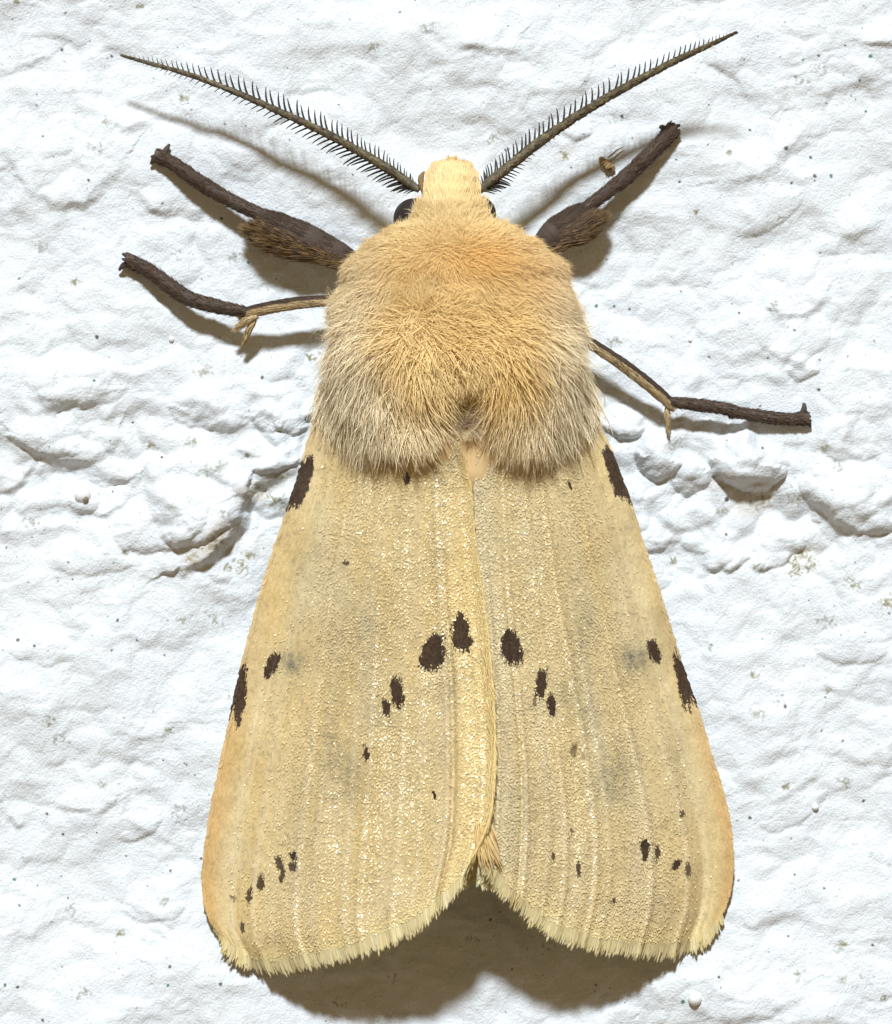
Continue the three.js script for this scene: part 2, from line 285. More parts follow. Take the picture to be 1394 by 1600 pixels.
{
  const beadMat = new THREE.MeshPhysicalMaterial({ color: new THREE.Color(0.78, 0.8, 0.8), roughness: 0.35, clearcoat: 0.4, clearcoatRoughness: 0.2 });
  for (const [x, y, rad, lift] of [[129, 773, 13, 3], [1086, 1561, 10.5, 1], [1274, 1261, 5.5, 1], [268, 530, 4.5, 0], [1078, 531, 3.6, 0]]) {
    const g = new THREE.SphereGeometry(rad * S, 28, 18), m = new THREE.Mesh(g, beadMat);
    m.position.copy(W(x, y, wallHeight(x, y) + lift));
    put(m, numbered('paint_bead'), wall);
    if (rad > 12) {                                                                       // burst blister: a dark hole at its lower right
      const pit = new THREE.Mesh(new THREE.SphereGeometry(5 * S, 16, 10), new THREE.MeshStandardMaterial({ color: new THREE.Color(0.3, 0.27, 0.22), roughness: 0.9 }));
      pit.scale.z = 0.35; pit.position.set(5.5 * S, -7 * S, 10 * S); pit.rotation.x = 0.5; pit.rotation.y = 0.45; put(pit, 'blister_hole', m);
    }
  }
}

// ---------------------------------------------------------------- the moth
const moth = new THREE.Group();
moth.name = 'moth';
moth.position.copy(W(725, 800, 0));
tag(moth, 'buff moth with furry thorax, dark spotted wings and comb-like antennae resting on the white wall', 'moth');
scene.add(moth);
const inner = new THREE.Vector3().copy(moth.position).negate();                            // parts are modelled in wall coordinates
const part = (m, name, kind, parent = moth) => { put(m, name, parent, kind); if (parent === moth) m.position.copy(inner); return m; };

// body: head, thorax and abdomen in one skin; per station: y, centre x, half width, centre z, half height
const stations = [[262, 706, 5, 150, 6], [266, 706, 19, 150, 24], [274, 706, 31, 150, 40], [290, 706, 40, 149, 54], [315, 705, 47, 148, 66], [335, 704, 54, 146, 78], [352, 705, 64, 145, 86], [368, 707, 92, 144, 95], [388, 709, 124, 142, 105], [420, 710, 158, 142, 112], [470, 711, 174, 142, 113], [530, 711, 170, 142, 113], [580, 712, 162, 140, 109], [640, 715, 154, 136, 102], [690, 720, 126, 134, 96], [740, 728, 78, 132, 88], [790, 732, 76, 118, 78], [850, 735, 76, 108, 66], [1000, 740, 70, 100, 56], [1150, 742, 60, 92, 48], [1290, 745, 38, 88, 34], [1325, 747, 6, 86, 8]];
function bodyPoint(y, a) {                                                                // a: 0 right side, pi/2 towards the viewer, pi left side
  const [xc, hw, zc, hz] = table(stations, y), s = Math.sin(a);
  const lump = 1 + 0.05 * noise(y / 60 + 4, a * 2.2);
  return [xc + Math.cos(a) * hw * lump, y, zc + s * (s < 0 ? Math.min(hz, zc - 22) : hz) * lump];
}
function bodyNormal(y, a) {
  const p = (yy, aa) => new THREE.Vector3(...bodyPoint(yy, aa)), u = p(y, a + 0.04).sub(p(y, a - 0.04)), v = p(y + 4, a).sub(p(y - 4, a));
  const n = new THREE.Vector3().crossVectors(u, v); n.y *= 1; n.normalize();
  const c = table(stations, y), o = new THREE.Vector3(...bodyPoint(y, a)).sub(new THREE.Vector3(c[0], y, c[2]));
  if (n.dot(o) < 0) n.negate();
  return n;                                                                               // in design axes (y down)
}
{
  const ny = 90, na = 48, pos = [], idx = [];
  for (let i = 0; i <= ny; i++) { const y = lerp(262, 1325, (i / ny) ** 1.25); for (let j = 0; j < na; j++) { const q = bodyPoint(y, j / na * Math.PI * 2), w = W(...q); pos.push(w.x, w.y, w.z); if (i) { const a = (i - 1) * na + j, b = (i - 1) * na + (j + 1) % na; idx.push(a, a + na, b, b, a + na, b + na); } } }
  const g = new THREE.BufferGeometry(); g.setAttribute('position', new THREE.Float32BufferAttribute(pos, 3)); g.setIndex(idx); g.computeVertexNormals();
  const m = part(new THREE.Mesh(g, new THREE.MeshStandardMaterial({ color: new THREE.Color(...rgb(218, 188, 136)), roughness: 0.9, side: THREE.DoubleSide })), 'body');
}

// wings -----------------------------------------------------------
const curve = pts => { const c = new THREE.CatmullRomCurve3(pts.map(p => new THREE.Vector3(p[0], p[1], 0)), false, 'centripetal'); c.arcLengthDivisions = 400; return u => { const p = c.getPointAt(clamp(u)); return [p.x, p.y]; }; };
const wingL = {
  side: -1, inner: curve([[710, 640], [722, 700], [735, 752], [743, 840], [754, 920], [764, 1000], [771, 1080], [774, 1160], [772, 1230], [765, 1280], [750, 1318], [736, 1345]]),
  costa: curve([[520, 560], [499, 640], [484, 690], [468, 745], [450, 800], [428, 865], [408, 930], [390, 1000], [375, 1060], [360, 1130], [345, 1200], [331, 1270], [322, 1330], [319, 1380], [327, 1430], [350, 1466]]),
  base: curve([[710, 640], [640, 640], [575, 605], [520, 560]]),
  outer: curve([[736, 1345], [722, 1368], [700, 1389], [675, 1412], [640, 1438], [600, 1457], [550, 1475], [500, 1488], [450, 1498], [410, 1501], [377, 1490], [350, 1466]]), lift: 12,
};
const wingR = {
  side: 1, inner: curve([[742, 640], [744, 700], [742, 770], [743, 840], [747, 920], [754, 1000], [760, 1080], [764, 1160], [764, 1240], [763, 1300], [764, 1340]]),
  costa: curve([[905, 560], [921, 610], [936, 665], [951, 700], [966, 740], [985, 790], [1003, 850], [1025, 915], [1045, 980], [1062, 1035], [1085, 1100], [1105, 1165], [1125, 1230], [1138, 1285], [1143, 1345], [1138, 1395], [1119, 1446]]),
  base: curve([[742, 640], [800, 640], [855, 605], [905, 560]]),
  outer: curve([[764, 1340], [778, 1366], [802, 1391], [832, 1418], [866, 1443], [910, 1460], [960, 1470], [1010, 1476], [1055, 1475], [1090, 1464], [1119, 1446]]), lift: 0,
};
const costaZ = [[560, 108], [640, 100], [760, 86], [900, 68], [1100, 45], [1300, 26], [1400, 18], [1470, 16]], ridgeZ = [[640, 232], [760, 216], [1000, 206], [1370, 198]];
const veins = [0.07, 0.205, 0.30, 0.37, 0.485, 0.54, 0.64, 0.70, 0.83, 0.905];
function wingPoint(w, s, t) {
  const I = w.inner(s), C = w.costa(s), A = w.base(t), E = w.outer(t), a0 = w.base(0), a1 = w.base(1), e0 = w.outer(0), e1 = w.outer(1);
  const q = k => (1 - t) * I[k] + t * C[k] + (1 - s) * A[k] + s * E[k] - ((1 - s) * ((1 - t) * a0[k] + t * a1[k]) + s * ((1 - t) * e0[k] + t * e1[k]));
  const x = q(0), y = q(1);
  const f = Math.min(1, 1.0 * t + 0.45 * Math.max(0, t - 0.62)), zc = table(costaZ, C[1])[0], zr = table(ridgeZ, I[1])[0] + w.lift;
  let z = lerp(zr, zc, f);
  z += 15 * Math.sin(Math.PI * t) * smooth(0, 0.3, s) * (1 - 0.5 * s);                    // gentle convexity
  const out = 0.35 + 0.65 * smooth(0.15, 0.9, s);
  for (let i = 0; i < veins.length; i++) { const d = (t - veins[i] - 0.006 * Math.sin(s * 5 + i)) / 0.011; if (Math.abs(d) < 4) z += (i % 3 === 1 ? 3.0 : 1.4 + 0.8 * Math.sin(i * 5)) * out * Math.exp(-d * d); }
  z += out * 4.2 * noise(t * 15 + w.side * 31, s * 2.2);                       // pleats between the veins
  z -= (w.side < 0 ? 6 : 3) * Math.exp(-(((t - 0.175) / 0.012) ** 2)) * smooth(0.2, 0.6, s);
  z += 3.5 * noise(x / 70 + w.side * 9, y / 110) + 1.4 * noise(x / 22 + w.side * 9, y / 30);
  return [x, y, z];
}
function wingFrame(w, s, t) {
  const e = 0.004, P = (a, b) => W(...wingPoint(w, a, b)), p = P(s, t), ds = P(Math.min(1, s + e), t).sub(P(Math.max(0, s - e), t)).normalize(), dt = P(s, Math.min(1, t + e)).sub(P(s, Math.max(0, t - e))).normalize();
  const n = new THREE.Vector3().crossVectors(dt, ds).normalize(); if (n.z < 0) n.negate();
  return { p, ds, dt, n };
}
// dark marks: x, y, half length, half width, lean of the long axis (dx per dy), strength
const marks = [[-1, 470, 751, 40, 15, -0.27, 1, 4], [-1, 377, 1078, 53, 9, -0.08, 1, 2.4], [-1, 425, 1038, 20, 10.5, -0.35, 1, 2.4], [-1, 677, 1016, 31, 19, -0.2, 1, 2.6], [-1, 721, 986, 33, 15, 0.07, 1, 2.6], [-1, 621, 1080, 25, 11, 0.12, 1, 2], [-1, 604, 1106, 16, 6.5, 0.25, 0.95, 2],
  [-1, 572, 1175, 12, 5, 0.1, 0.9, 2], [-1, 679, 1241, 9, 3, 0.2, 0.9, 2], [-1, 459, 1337, 9, 6, 0, 0.9, 2], [-1, 458, 1353, 8, 6.5, 0, 0.85, 2], [-1, 438, 1349, 15, 6, 0.3, 0.85, 2], [-1, 441, 1368, 11, 4.5, -0.2, 0.85, 2], [-1, 408, 1379, 13, 6.5, 0, 0.85, 2], [-1, 390, 1397, 15, 4.5, -0.1, 0.85, 2], [-1, 366, 1403, 6, 5, 0.8, 0.6, 2], [-1, 379, 1447, 8, 3, 0, 0.8, 2],
  [-1, 636, 746, 11, 5, 0, 0.9, 2], [-1, 541, 878, 4.5, 4.5, 0, 0.8, 2], [-1, 500, 700, 3, 3, 0, 0.4, 2],
  [1, 961, 737, 41, 12, 0.3, 1, 4], [1, 1066, 1055, 52, 10.5, 0.15, 1, 2.4], [1, 1052, 985, 6, 6, 0, 0.7, 2], [1, 1022, 1016, 19, 10, 0.28, 1, 2.4], [1, 799, 1010, 29, 17.5, 0.12, 1, 2.6], [1, 846, 1066, 25, 9.5, -0.12, 1, 2], [1, 861, 1099, 19, 7.5, 0.05, 0.9, 2], [1, 836, 1095, 8, 4, 0, 0.6, 2],
  [1, 896, 1170, 11, 5, 0, 0.6, 2], [1, 912, 1180, 7, 4, 0, 0.4, 2], [1, 1008, 1324, 18, 8, 0, 0.95, 2], [1, 1027, 1331, 13, 4.5, 0, 0.85, 2], [1, 1057, 1350, 9, 7.5, -0.4, 0.9, 2], [1, 1075, 1357, 12, 5, 0, 0.8, 2], [1, 904, 1357, 12, 3.6, 0, 0.85, 2], [1, 865, 1337, 8, 2.8, 0, 0.8, 2], [1, 959, 1407, 6, 3.5, 0, 0.85, 2], [1, 893, 1297, 4, 3.5, 0, 0.7, 2], [1, 1066, 1270, 4.5, 4, 0, 0.8, 2], [1, 890, 757, 7, 3, 0.3, 0.9, 2]];
const stains = [[-1, 458, 1035, 24, 20, 0.5], [-1, 560, 990, 60, 110, 0.3], [-1, 545, 1205, 40, 60, 0.42], [-1, 520, 1140, 18, 70, 0.3], [-1, 598, 1118, 34, 30, 0.28], [-1, 700, 1085, 24, 30, 0.25], [-1, 475, 900, 30, 120, 0.14], [-1, 470, 1290, 26, 90, 0.14],
  [1, 990, 1026, 24, 20, 0.6], [1, 910, 975, 22, 60, 0.36], [1, 958, 1212, 30, 60, 0.45], [1, 920, 1115, 26, 46, 0.32], [1, 880, 1085, 24, 40, 0.3], [1, 1040, 950, 26, 90, 0.25], [1, 840, 1240, 30, 60, 0.16], [1, 1060, 1170, 20, 100, 0.2]];
const BUFF = rgb(212, 194, 148), OCHRE = rgb(216, 188, 126), PALE = rgb(220, 207, 172), DUSK = rgb(116, 115, 102), STRIP = rgb(232, 208, 150), ORANGE = rgb(208, 164, 100), DARK = rgb(54, 37, 29), EDGE = rgb(226, 208, 150);
function wingColor(w, x, y, s, t, r) {
  let c = mix3(BUFF, OCHRE, clamp(0.45 + 0.7 * noise(t * 8 + w.side * 4, s * 2.6) + 0.5 * noise(x / 60, y / 80 + 3)) * (w.side < 0 ? 0.9 : 0.5));
  c = mix3(c, PALE, clamp(0.25 + 1.0 * noise(t * 11 + 40, s * 4 + w.side * 7)) * 0.5);
  for (const v of veins) { const d = (t - v - 0.006 * Math.sin(s * 5)) / 0.009; if (Math.abs(d) < 3) c = mix3(c, rgb(230, 216, 184), 0.3 * Math.exp(-d * d) * smooth(0.2, 0.7, s)); }
  if (w.side < 0) c = mix3(c, STRIP, 0.75 * (1 - smooth(0.12, 0.2, t)) * smooth(0.1, 0.3, s));
  else c = mix3(c, PALE, 0.45 * (1 - smooth(0.1, 0.2, t)));
  c = mix3(c, DUSK, 0.28 * smooth(0.1, 0.6, noise(x / 7 + 60, y / 9) + 0.45 * noise(x / 40, y / 60)) + 0.06 * smooth(0.2, 0.6, noise(x / 3.2, y / 3.6 + 9)));
  const tt = t + 0.02 * noise(x / 5, y / 16), edge = w.side < 0 ? smooth(0.915, 0.985, tt) : smooth(0.94, 0.99, tt);
  c = mix3(c, ORANGE, edge * (0.18 + 0.42 * smooth(0.45, 0.8, s)));
  c = mix3(c, EDGE, 0.6 * smooth(0.945, 1, s));
  for (const [sd, mx, my, rx, ry, a] of stains) if (sd === w.side) { const d = ((x - mx) / rx) ** 2 + ((y - my) / ry) ** 2; if (d < 4) c = mix3(c, DUSK, Math.min(0.95, a * (rx < 25 && ry < 25 ? 1.5 : 1.05) * Math.exp(-d * 1.2) * (0.75 + 0.9 * noise(x / 9, y / 11)))); }
  let dark = 0;
  for (const [sd, mx, my, hl, hw, lean, a, pw] of marks) if (sd === w.side) {
    const dy = y - my, dx = x - mx - lean * dy; if (Math.abs(dy) > hl * 1.5 || Math.abs(dx) > hw * 2) continue;
    const taper = hw > 13 && hw < 22 && pw < 4 ? 1 - 0.32 * clamp(-dy / hl) + 0.12 * clamp(dy / hl) : 1;
    const d = Math.pow(Math.abs(dx) / (hw * taper), pw) + Math.pow(Math.abs(dy) / hl, pw) + 0.9 * noise(x / 4.5 + 9, y / 14) + (r ? (r() - 0.5) * 0.7 : 0);
    dark = Math.max(dark, Math.min(1, a * 1.12) * (r ? 0.93 + 0.07 * r() : 0.95) * (1 - smooth(0.86, 1.1, d)));
  }
  c = mix3(c, DARK, dark);
  return c;
}
const wingMat = new THREE.MeshStandardMaterial({ vertexColors: true, roughness: 0.75, side: THREE.DoubleSide });
const scaleMat = new THREE.MeshPhysicalMaterial({ color: 0xffffff, roughness: 0.5, side: THREE.DoubleSide });
const glossMat = new THREE.MeshPhysicalMaterial({ color: 0xffffff, roughness: 0.34, ior: 1.6, specularColor: new THREE.Color(1, 0.92, 0.78), side: THREE.DoubleSide });
const fringeMat = new THREE.MeshStandardMaterial({ color: 0xffffff, roughness: 0.6, side: THREE.DoubleSide });
function makeWing(w, seed, label) {
  const ns = 150, nt = 96, n = (ns + 1) * (nt + 1), pos = [], col = [], idx = [];
  for (const down of [0, 3.2]) for (let i = 0; i <= ns; i++) for (let j = 0; j <= nt; j++) { const s = i / ns, t = j / nt, p = wingPoint(w, s, t), q = W(p[0], p[1], p[2] - down); pos.push(q.x, q.y, q.z); col.push(...wingColor(w, p[0], p[1], s, t, null)); }
  const quad = (a, b, c, d) => { w.side < 0 ? idx.push(a, c, b, b, c, d) : idx.push(a, b, c, b, d, c); };
  for (let i = 1; i <= ns; i++) for (let j = 1; j <= nt; j++) { const d = i * (nt + 1) + j, c = d - 1, b = d - nt - 1, a = b - 1; quad(a, b, c, d); quad(n + b, n + a, n + d, n + c); }
  for (let i = 1; i <= ns; i++) for (const j of [0, nt]) { const a = (i - 1) * (nt + 1) + j, b = i * (nt + 1) + j; j ? quad(a, n + a, b, n + b) : quad(n + a, a, n + b, b); }
  for (let j = 1; j <= nt; j++) for (const i of [0, ns]) { const a = i * (nt + 1) + j - 1, b = a + 1; i ? quad(a, b, n + a, n + b) : quad(n + a, n + b, a, b); }
  const g = new THREE.BufferGeometry(); g.setAttribute('position', new THREE.Float32BufferAttribute(pos, 3)); g.setAttribute('color', new THREE.Float32BufferAttribute(col, 3)); g.setIndex(idx); g.computeVertexNormals();
  const wing = part(new THREE.Mesh(g, wingMat), numbered('forewing'));
  wing.userData.label = label;
  const r = rng(seed), cp = [new Copies(), new Copies(), new Copies()];
  for (let i = 0; i < 105000; i++) {
    const s = Math.pow(r(), 0.72) * 0.997, t = r(), p = wingPoint(w, s, t), F = wingFrame(w, s, t);
    const c = wingColor(w, p[0], p[1], s, t, r), k = 0.86 + 0.28 * r();
    const gloss = c[0] > 0.2 && r() < 0.4 * smooth(0.95, 0.6, t) * (0.5 + 0.8 * smooth(-0.3, 0.35, noise(t * 8 + 8, s * 5 + w.side))), dir = F.ds.clone().addScaledVector(F.dt, (r() - 0.5) * 0.5).addScaledVector(F.n, gloss ? 0.05 + 0.5 * r() : 0.015 + 0.05 * r());
    const face = F.n.clone().addScaledVector(F.dt, (r() + r() - 1) * (gloss ? 0.4 : 0.08)).addScaledVector(F.ds, (r() + r() - 1) * 0.08);
    cp[gloss ? 2 : i & 1].add(F.p.addScaledVector(F.n, (gloss ? 0.9 : 0.5) * S), dir, face, gloss ? 2.4 + 1.3 * r() : 5 + 3 * r(), [c[0] * k, c[1] * k, c[2] * k * (0.96 + 0.06 * r())]);
  }
  cp[0].build('wing_scales', scaleShape(0.62, 0.12, true), scaleMat, wing); cp[1].build('wing_scales', scaleShape(0.56, 0.2, false), scaleMat, wing); cp[2].build('glossy_scales', scaleShape(0.7, 0.06, false), glossMat, wing);
  // fringe of long scales along the outer margin
  const fr = new Copies();
  for (let i = 0; i < 4200; i++) {
    const t = r(), row = r(), s = 1 - 0.03 * row, F = wingFrame(w, s, t);
    const clump = noise(t * 95 + w.side * 3, 2), bend = smooth(0.8, 1, t);
    const edge = new THREE.Vector3().crossVectors(F.n, F.dt).normalize(); if (edge.y > 0) edge.negate();
    const dir = F.ds.clone().lerp(edge, 0.45 + 0.2 * bend).addScaledVector(F.dt, clump * 0.32 + (r() - 0.5) * 0.14).addScaledVector(F.n, -0.05 + 0.14 * (r() - 0.5));
    const c = mix3(rgb(214, 196, 134), rgb(206, 190, 146), r()), c2 = mix3(c, rgb(226, 220, 186), row < 0.3 ? 0.4 * r() : 0), k = 0.86 + 0.26 * r();
    fr.add(F.p.addScaledVector(F.n, (1.2 - 2 * row) * S), dir, F.n.clone().addScaledVector(F.dt, (r() - 0.5) * 0.5), (17 + 12 * r() * r() + 11 * clump + 6 * r()) * (1 - 0.35 * smooth(0.9, 1, t)), c2.map(v => v * k));
  }
  fr.build('fringe', scaleShape(0.095, 0.05, true), fringeMat, wing);
  // short scales overhanging the costal edge
  const ed = new Copies();
  for (let i = 0; i < 1500; i++) {
    const s = 0.05 + 0.95 * r(), F = wingFrame(w, s, 0.998), p = wingPoint(w, s, 0.998), c = wingColor(w, p[0] - w.side * 4, p[1], s, 0.985, r), k = 0.8 + 0.3 * r();
    ed.add(F.p, F.ds.clone().addScaledVector(F.dt, 0.3 * r()).addScaledVector(F.n, 0.2 * (r() - 0.5)), F.n.clone().addScaledVector(F.dt, 0.5 * r()), 9 + 6 * r(), c.map(v => v * k));
  }
  ed.build('costal_scales', scaleShape(0.45, 0.1, false), scaleMat, wing);
  return wing;
}
const rightWing = makeWing(wingR, 201, 'forewing on the right, its inner edge tucked under the other');
const leftWing = makeWing(wingL, 101, 'forewing on the left, lying over the other along the middle');
{ // hair fringe along the overlapping inner edge
  const r = rng(9), e = new Copies(), tuft = new Copies();
  for (let i = 0; i < 3600; i++) {
    const s = 0.1 + 0.89 * r(), F = wingFrame(wingL, s, 0.002 + 0.05 * r() * r()), k = 0.85 + 0.3 * r(), grow = smooth(0.2, 0.7, s);
    const dir = F.ds.clone().addScaledVector(F.dt, -(0.02 + 0.34 * r() * r() * grow) + 0.1 * (r() - 0.5)).addScaledVector(F.n, 0.03 - 0.12 * r());
    e.add(F.p.addScaledVector(F.n, 1.2 * S), dir, F.n, 9 + 13 * grow * r() + 3 * grow, mix3(rgb(232, 208, 150), rgb(222, 196, 128), r()).map(v => v * k));
  }
  e.build('inner_fringe', hairShape(20, 0.1), fringeMat, leftWing);
  for (let i = 0; i < 150; i++) {
    const x = 742 + 26 * r(), y = 1286 + 34 * r(), k = 0.8 + 0.3 * r();
    tuft.add(W(x, y, 206 + 6 * r() - (x - 742) * 0.4), new THREE.Vector3(0.25 + 0.3 * (r() - 0.5) + (x - 755) * 0.012, -1, 0.12 * r()), new THREE.Vector3(0, 0.3, 1), 26 + 18 * r(), mix3(rgb(222, 182, 112), rgb(232, 208, 152), r()).map(v => v * k));
  }
  tuft.build('tuft', hairShape(24, 0.12), fringeMat, leftWing);
}
{ // hind wing: folded under the forewings, its pale fringe showing in the notch
  const r = rng(12), shape = [[730, 1200, 150], [712, 1320, 150], [728, 1346, 166], [746, 1358, 176], [766, 1366, 174], [788, 1380, 164], [826, 1340, 130], [780, 1200, 150]];
  const pos = [], idx = [];
  for (const dz of [0, -3]) for (const p of shape) { const q = W(p[0], p[1], p[2] + dz); pos.push(q.x, q.y, q.z); }
  const n = shape.length; for (let i = 1; i < n - 1; i++) idx.push(0, i, i + 1, n, n + i + 1, n + i); for (let i = 0; i < n; i++) { const j = (i + 1) % n; idx.push(i, n + i, j, j, n + i, n + j); }
  let g = new THREE.BufferGeometry(); g.setAttribute('position', new THREE.Float32BufferAttribute(pos, 3)); g.setIndex(idx); g = g.toNonIndexed(); g.computeVertexNormals();
  const hind = part(new THREE.Mesh(g, new THREE.MeshStandardMaterial({ color: new THREE.Color(...rgb(222, 210, 160)), roughness: 0.8, side: THREE.DoubleSide })), 'hindwing');
  const f = new Copies();
  for (let i = 0; i < 420; i++) {
    const u = r() * 4 + 1, k = Math.min(4, Math.floor(u)), q = u - k, a = shape[k], b = shape[k + 1], row = r();
    f.add(W(lerp(a[0], b[0], q), lerp(a[1], b[1], q) - 20 * row, lerp(a[2], b[2], q) + 3 + 10 * row), new THREE.Vector3(0.35 * noise(u * 9, 3) + 0.12 * (r() - 0.5) + (u - 2.6) * 0.1, -1, 0.05 - 0.1 * r()), new THREE.Vector3(0.2 * (r() - 0.5), 0.25, 1), 20 + 12 * r(), mix3(rgb(222, 216, 176), rgb(208, 200, 150), r()));
  }
  f.build('fringe', scaleShape(0.2, 0.05, true), fringeMat, hind);
}

// fur -------------------------------------------------------------
const furMat = new THREE.MeshPhysicalMaterial({ color: 0xffffff, roughness: 0.85, specularIntensity: 0.4, sheen: 1, sheenRoughness: 0.5, sheenColor: new THREE.Color(1, 0.88, 0.62), side: THREE.DoubleSide });
const furTint = (x, y, r) => {
  const g = (cx, cy, rx, ry) => Math.exp(-(((x - cx) / rx) ** 2) - ((y - cy) / ry) ** 2), u = Math.abs((x - 712) / 195);
  let c = rgb(244, 218, 160);
  c = mix3(c, rgb(250, 236, 204), smooth(0.35, 0.95, u) * (0.6 + 0.4 * smooth(440, 600, y)));  // cream sides, painted paler still because they turn away from the light
  c = mix3(c, rgb(236, 188, 112), 0.55 * g(765, 400, 60, 40) + 0.5 * g(705, 415, 110, 46) + 0.35 * g(850, 430, 60, 60));
  c = mix3(c, rgb(232, 196, 126), 0.7 * g(735, 510, 120, 80));
  c = mix3(c, rgb(238, 196, 108), 0.5 * g(622, 560, 30, 60) + 0.6 * g(812, 590, 50, 56) + 0.3 * g(655, 630, 40, 46));
  c = mix3(c, rgb(250, 233, 192), 0.75 * smooth(590, 670, y));  // pale lower fur, its colour lightened to offset the shade there
  c = mix3(c, rgb(146, 122, 96), 0.95 * g(726, 660, 36, 24));
  c = mix3(c, rgb(244, 218, 162), 0.5 * smooth(370, 300, y));
  c = mix3(c, rgb(251, 237, 203), 0.65 * g(580, 620, 50, 110) + 0.5 * g(888, 600, 34, 120));  // cream lower flanks, brightness added to the colour where shade falls
  const n = 1 + 0.2 * noise(x / 14 + 3, y / 18) + 0.34 * (r() - 0.5);
  const m = Math.min((0.4 + 0.6 * n) * 1.1, 0.93 / Math.max(...c)); return c.map(v => v * m);
};
{
  const r = rng(42), kinds = { head_fur: [new Copies(), new Copies()], collar_fur: [new Copies(), new Copies()], thorax_fur: [new Copies(), new Copies()], long_fur: [new Copies(), new Copies(), new Copies()] };
  const grow = (x, y, z, n, along) => {                                                // n in design axes
    let dx, dy, len, lift, kind;
    const u = (x - 711) / 190, whorl = noise(x / 42 + 5, y / 42) * 2.2, fine = noise(x / 13, y / 13 + 30);
    if (y < 352 && Math.abs(x - 706) > 44 + 0.35 * Math.max(0, y - 318)) return;            // the eyes stay clear
    if (y < 332) { const k = smooth(300, 270, y); dx = (x - 706) / 80 + 0.3 * fine; dy = -1; len = 14 + 12 * r(); lift = 0.25 + 0.3 * k; kind = 'head_fur'; }
    else {
      const k = smooth(480, 600, y), front = 1 - smooth(380, 450, y), calm = (1 - Math.abs(u)) * (1 - front);
      const tx = x < 715 ? (x - 596) / 130 : (x - 838) / 130, wild = 0.9 * calm * (1 - 0.5 * k);
      dx = lerp(1.15 * u + wild * Math.cos(whorl * 2.2), clamp(tx, -0.8, lerp(0.62, 0.22, smooth(570, 630, y))) * 0.75 + 0.3 * whorl * 0.5 + wild * 0.3 * Math.cos(whorl * 3), k) + 0.45 * fine;
      dy = lerp(lerp(0.5, -0.75, 1 - smooth(335, 430, y)) + wild * Math.sin(whorl * 2.2), 1, k);
      len = lerp(30, 104, smooth(430, 590, y)) * (0.45 + 0.45 * r() + 0.4 * r() * r()); lift = lerp(0.72, 0.1, k) - 0.06 * smooth(600, 660, y);
      const q = y + (r() - 0.5) * 90; kind = q < 420 ? 'collar_fur' : q < 550 ? 'thorax_fur' : 'long_fur';
      const mid = Math.exp(-(((x - 725) / 34) ** 2) - ((y - 654) / 24) ** 2);
      if (mid > 0.3) { const a = Math.atan2(y - 672, x - 726); dx = -Math.sin(a) * 0.9 + 0.5 * (r() - 0.5); dy = Math.cos(a) * 0.9 - 0.4; len = 20 + 12 * r(); lift = 0.5; kind = 'thorax_fur'; }
      else if (Math.abs(x - 725) < 75) { len *= lerp(1, lerp(0.6, 0.9, smooth(25, 75, Math.abs(x - 725))), smooth(540, 640, y)); dx += (r() - 0.5) * 0.5; if (y > 676 && Math.abs(x - 726) < 18) return; }
      len *= lerp(1, 0.62, smooth(610, 700, y)); if (y > 705 || r() < 0.6 * smooth(590, 690, y)) return;
      if (y > 480) dx *= lerp(1, 0.45, smooth(480, 560, y) * smooth(0.5, 0.9, Math.abs(u)));
      if (Math.abs(x - 726) < 44 && y > 634 && mid <= 0.3) return;
      if (Math.abs(x - 726) < 62 && y > 500 && mid <= 0.3) len = Math.min(len, Math.max(15, (632 - y) * 0.9 + 60 * r() * smooth(34, 62, Math.abs(x - 726))));
      if (y > 560) len = Math.min(len, Math.max(14, 706 - y + 58 * r() * r() + 8 * noise(x / 11, 4)));
      if (r() < 0.09) { dx += (r() - 0.5) * 1.4; dy += (r() - 0.5) * 0.7; lift += 0.3 * r(); len *= 1.1; }
    }
    if (along) { dx = lerp(along.x + 0.2 * (r() - 0.5), dx, 0.35); dy = lerp(along.y, dy, 0.25); lift = 0.1; len *= 0.85; }
    const d = new THREE.Vector3(dx + 0.45 * (r() - 0.5), dy + 0.45 * (r() - 0.5), 0); d.addScaledVector(n, -d.dot(n)); if (d.lengthSq() < 1e-4) return; d.normalize();
    const l = lift + 0.35 * (r() - 0.5); d.multiplyScalar(Math.cos(l)).addScaledVector(n, Math.sin(l));
    const c = furTint(x + d.x * len * 0.45, y + d.y * len * 0.45, r), list = kinds[kind];
    list[Math.floor(r() * list.length)].add(W(x, y, z), new THREE.Vector3(d.x, -d.y, d.z), new THREE.Vector3(n.x, -n.y, n.z), len, c);
  };
  const baseTop = (x, y) => { const q = x < 725 ? (725 - x) / (725 - wingL.costa((y - 560) / 980)[0]) : (x - 735) / (wingR.costa((y - 560) / 980)[0] - 735); return q > 1 ? 0 : lerp(236, 96, clamp(q)) + 6; };
  for (let i = 0; i < 500000; i++) {
    const y = 262 + 455 * r(), a = Math.PI * (-0.22 + 1.44 * r()), hw = table(stations, y)[1];
    if (r() > (hw + 20) / 200) continue;
    const p = bodyPoint(y, a), n = bodyNormal(y, a);
    if (y > 560 && a > 0 && a < Math.PI) { const z = baseTop(p[0], y), k = smooth(20, -10, p[2] - z) * smooth(560, 600, y); if (z > p[2]) p[2] = lerp(p[2], z, smooth(560, 590, y)); n.lerp(new THREE.Vector3((p[0] - 728) / 420, -0.05, 1).normalize(), k).normalize(); }
    grow(p[0], p[1], p[2], n);
  }
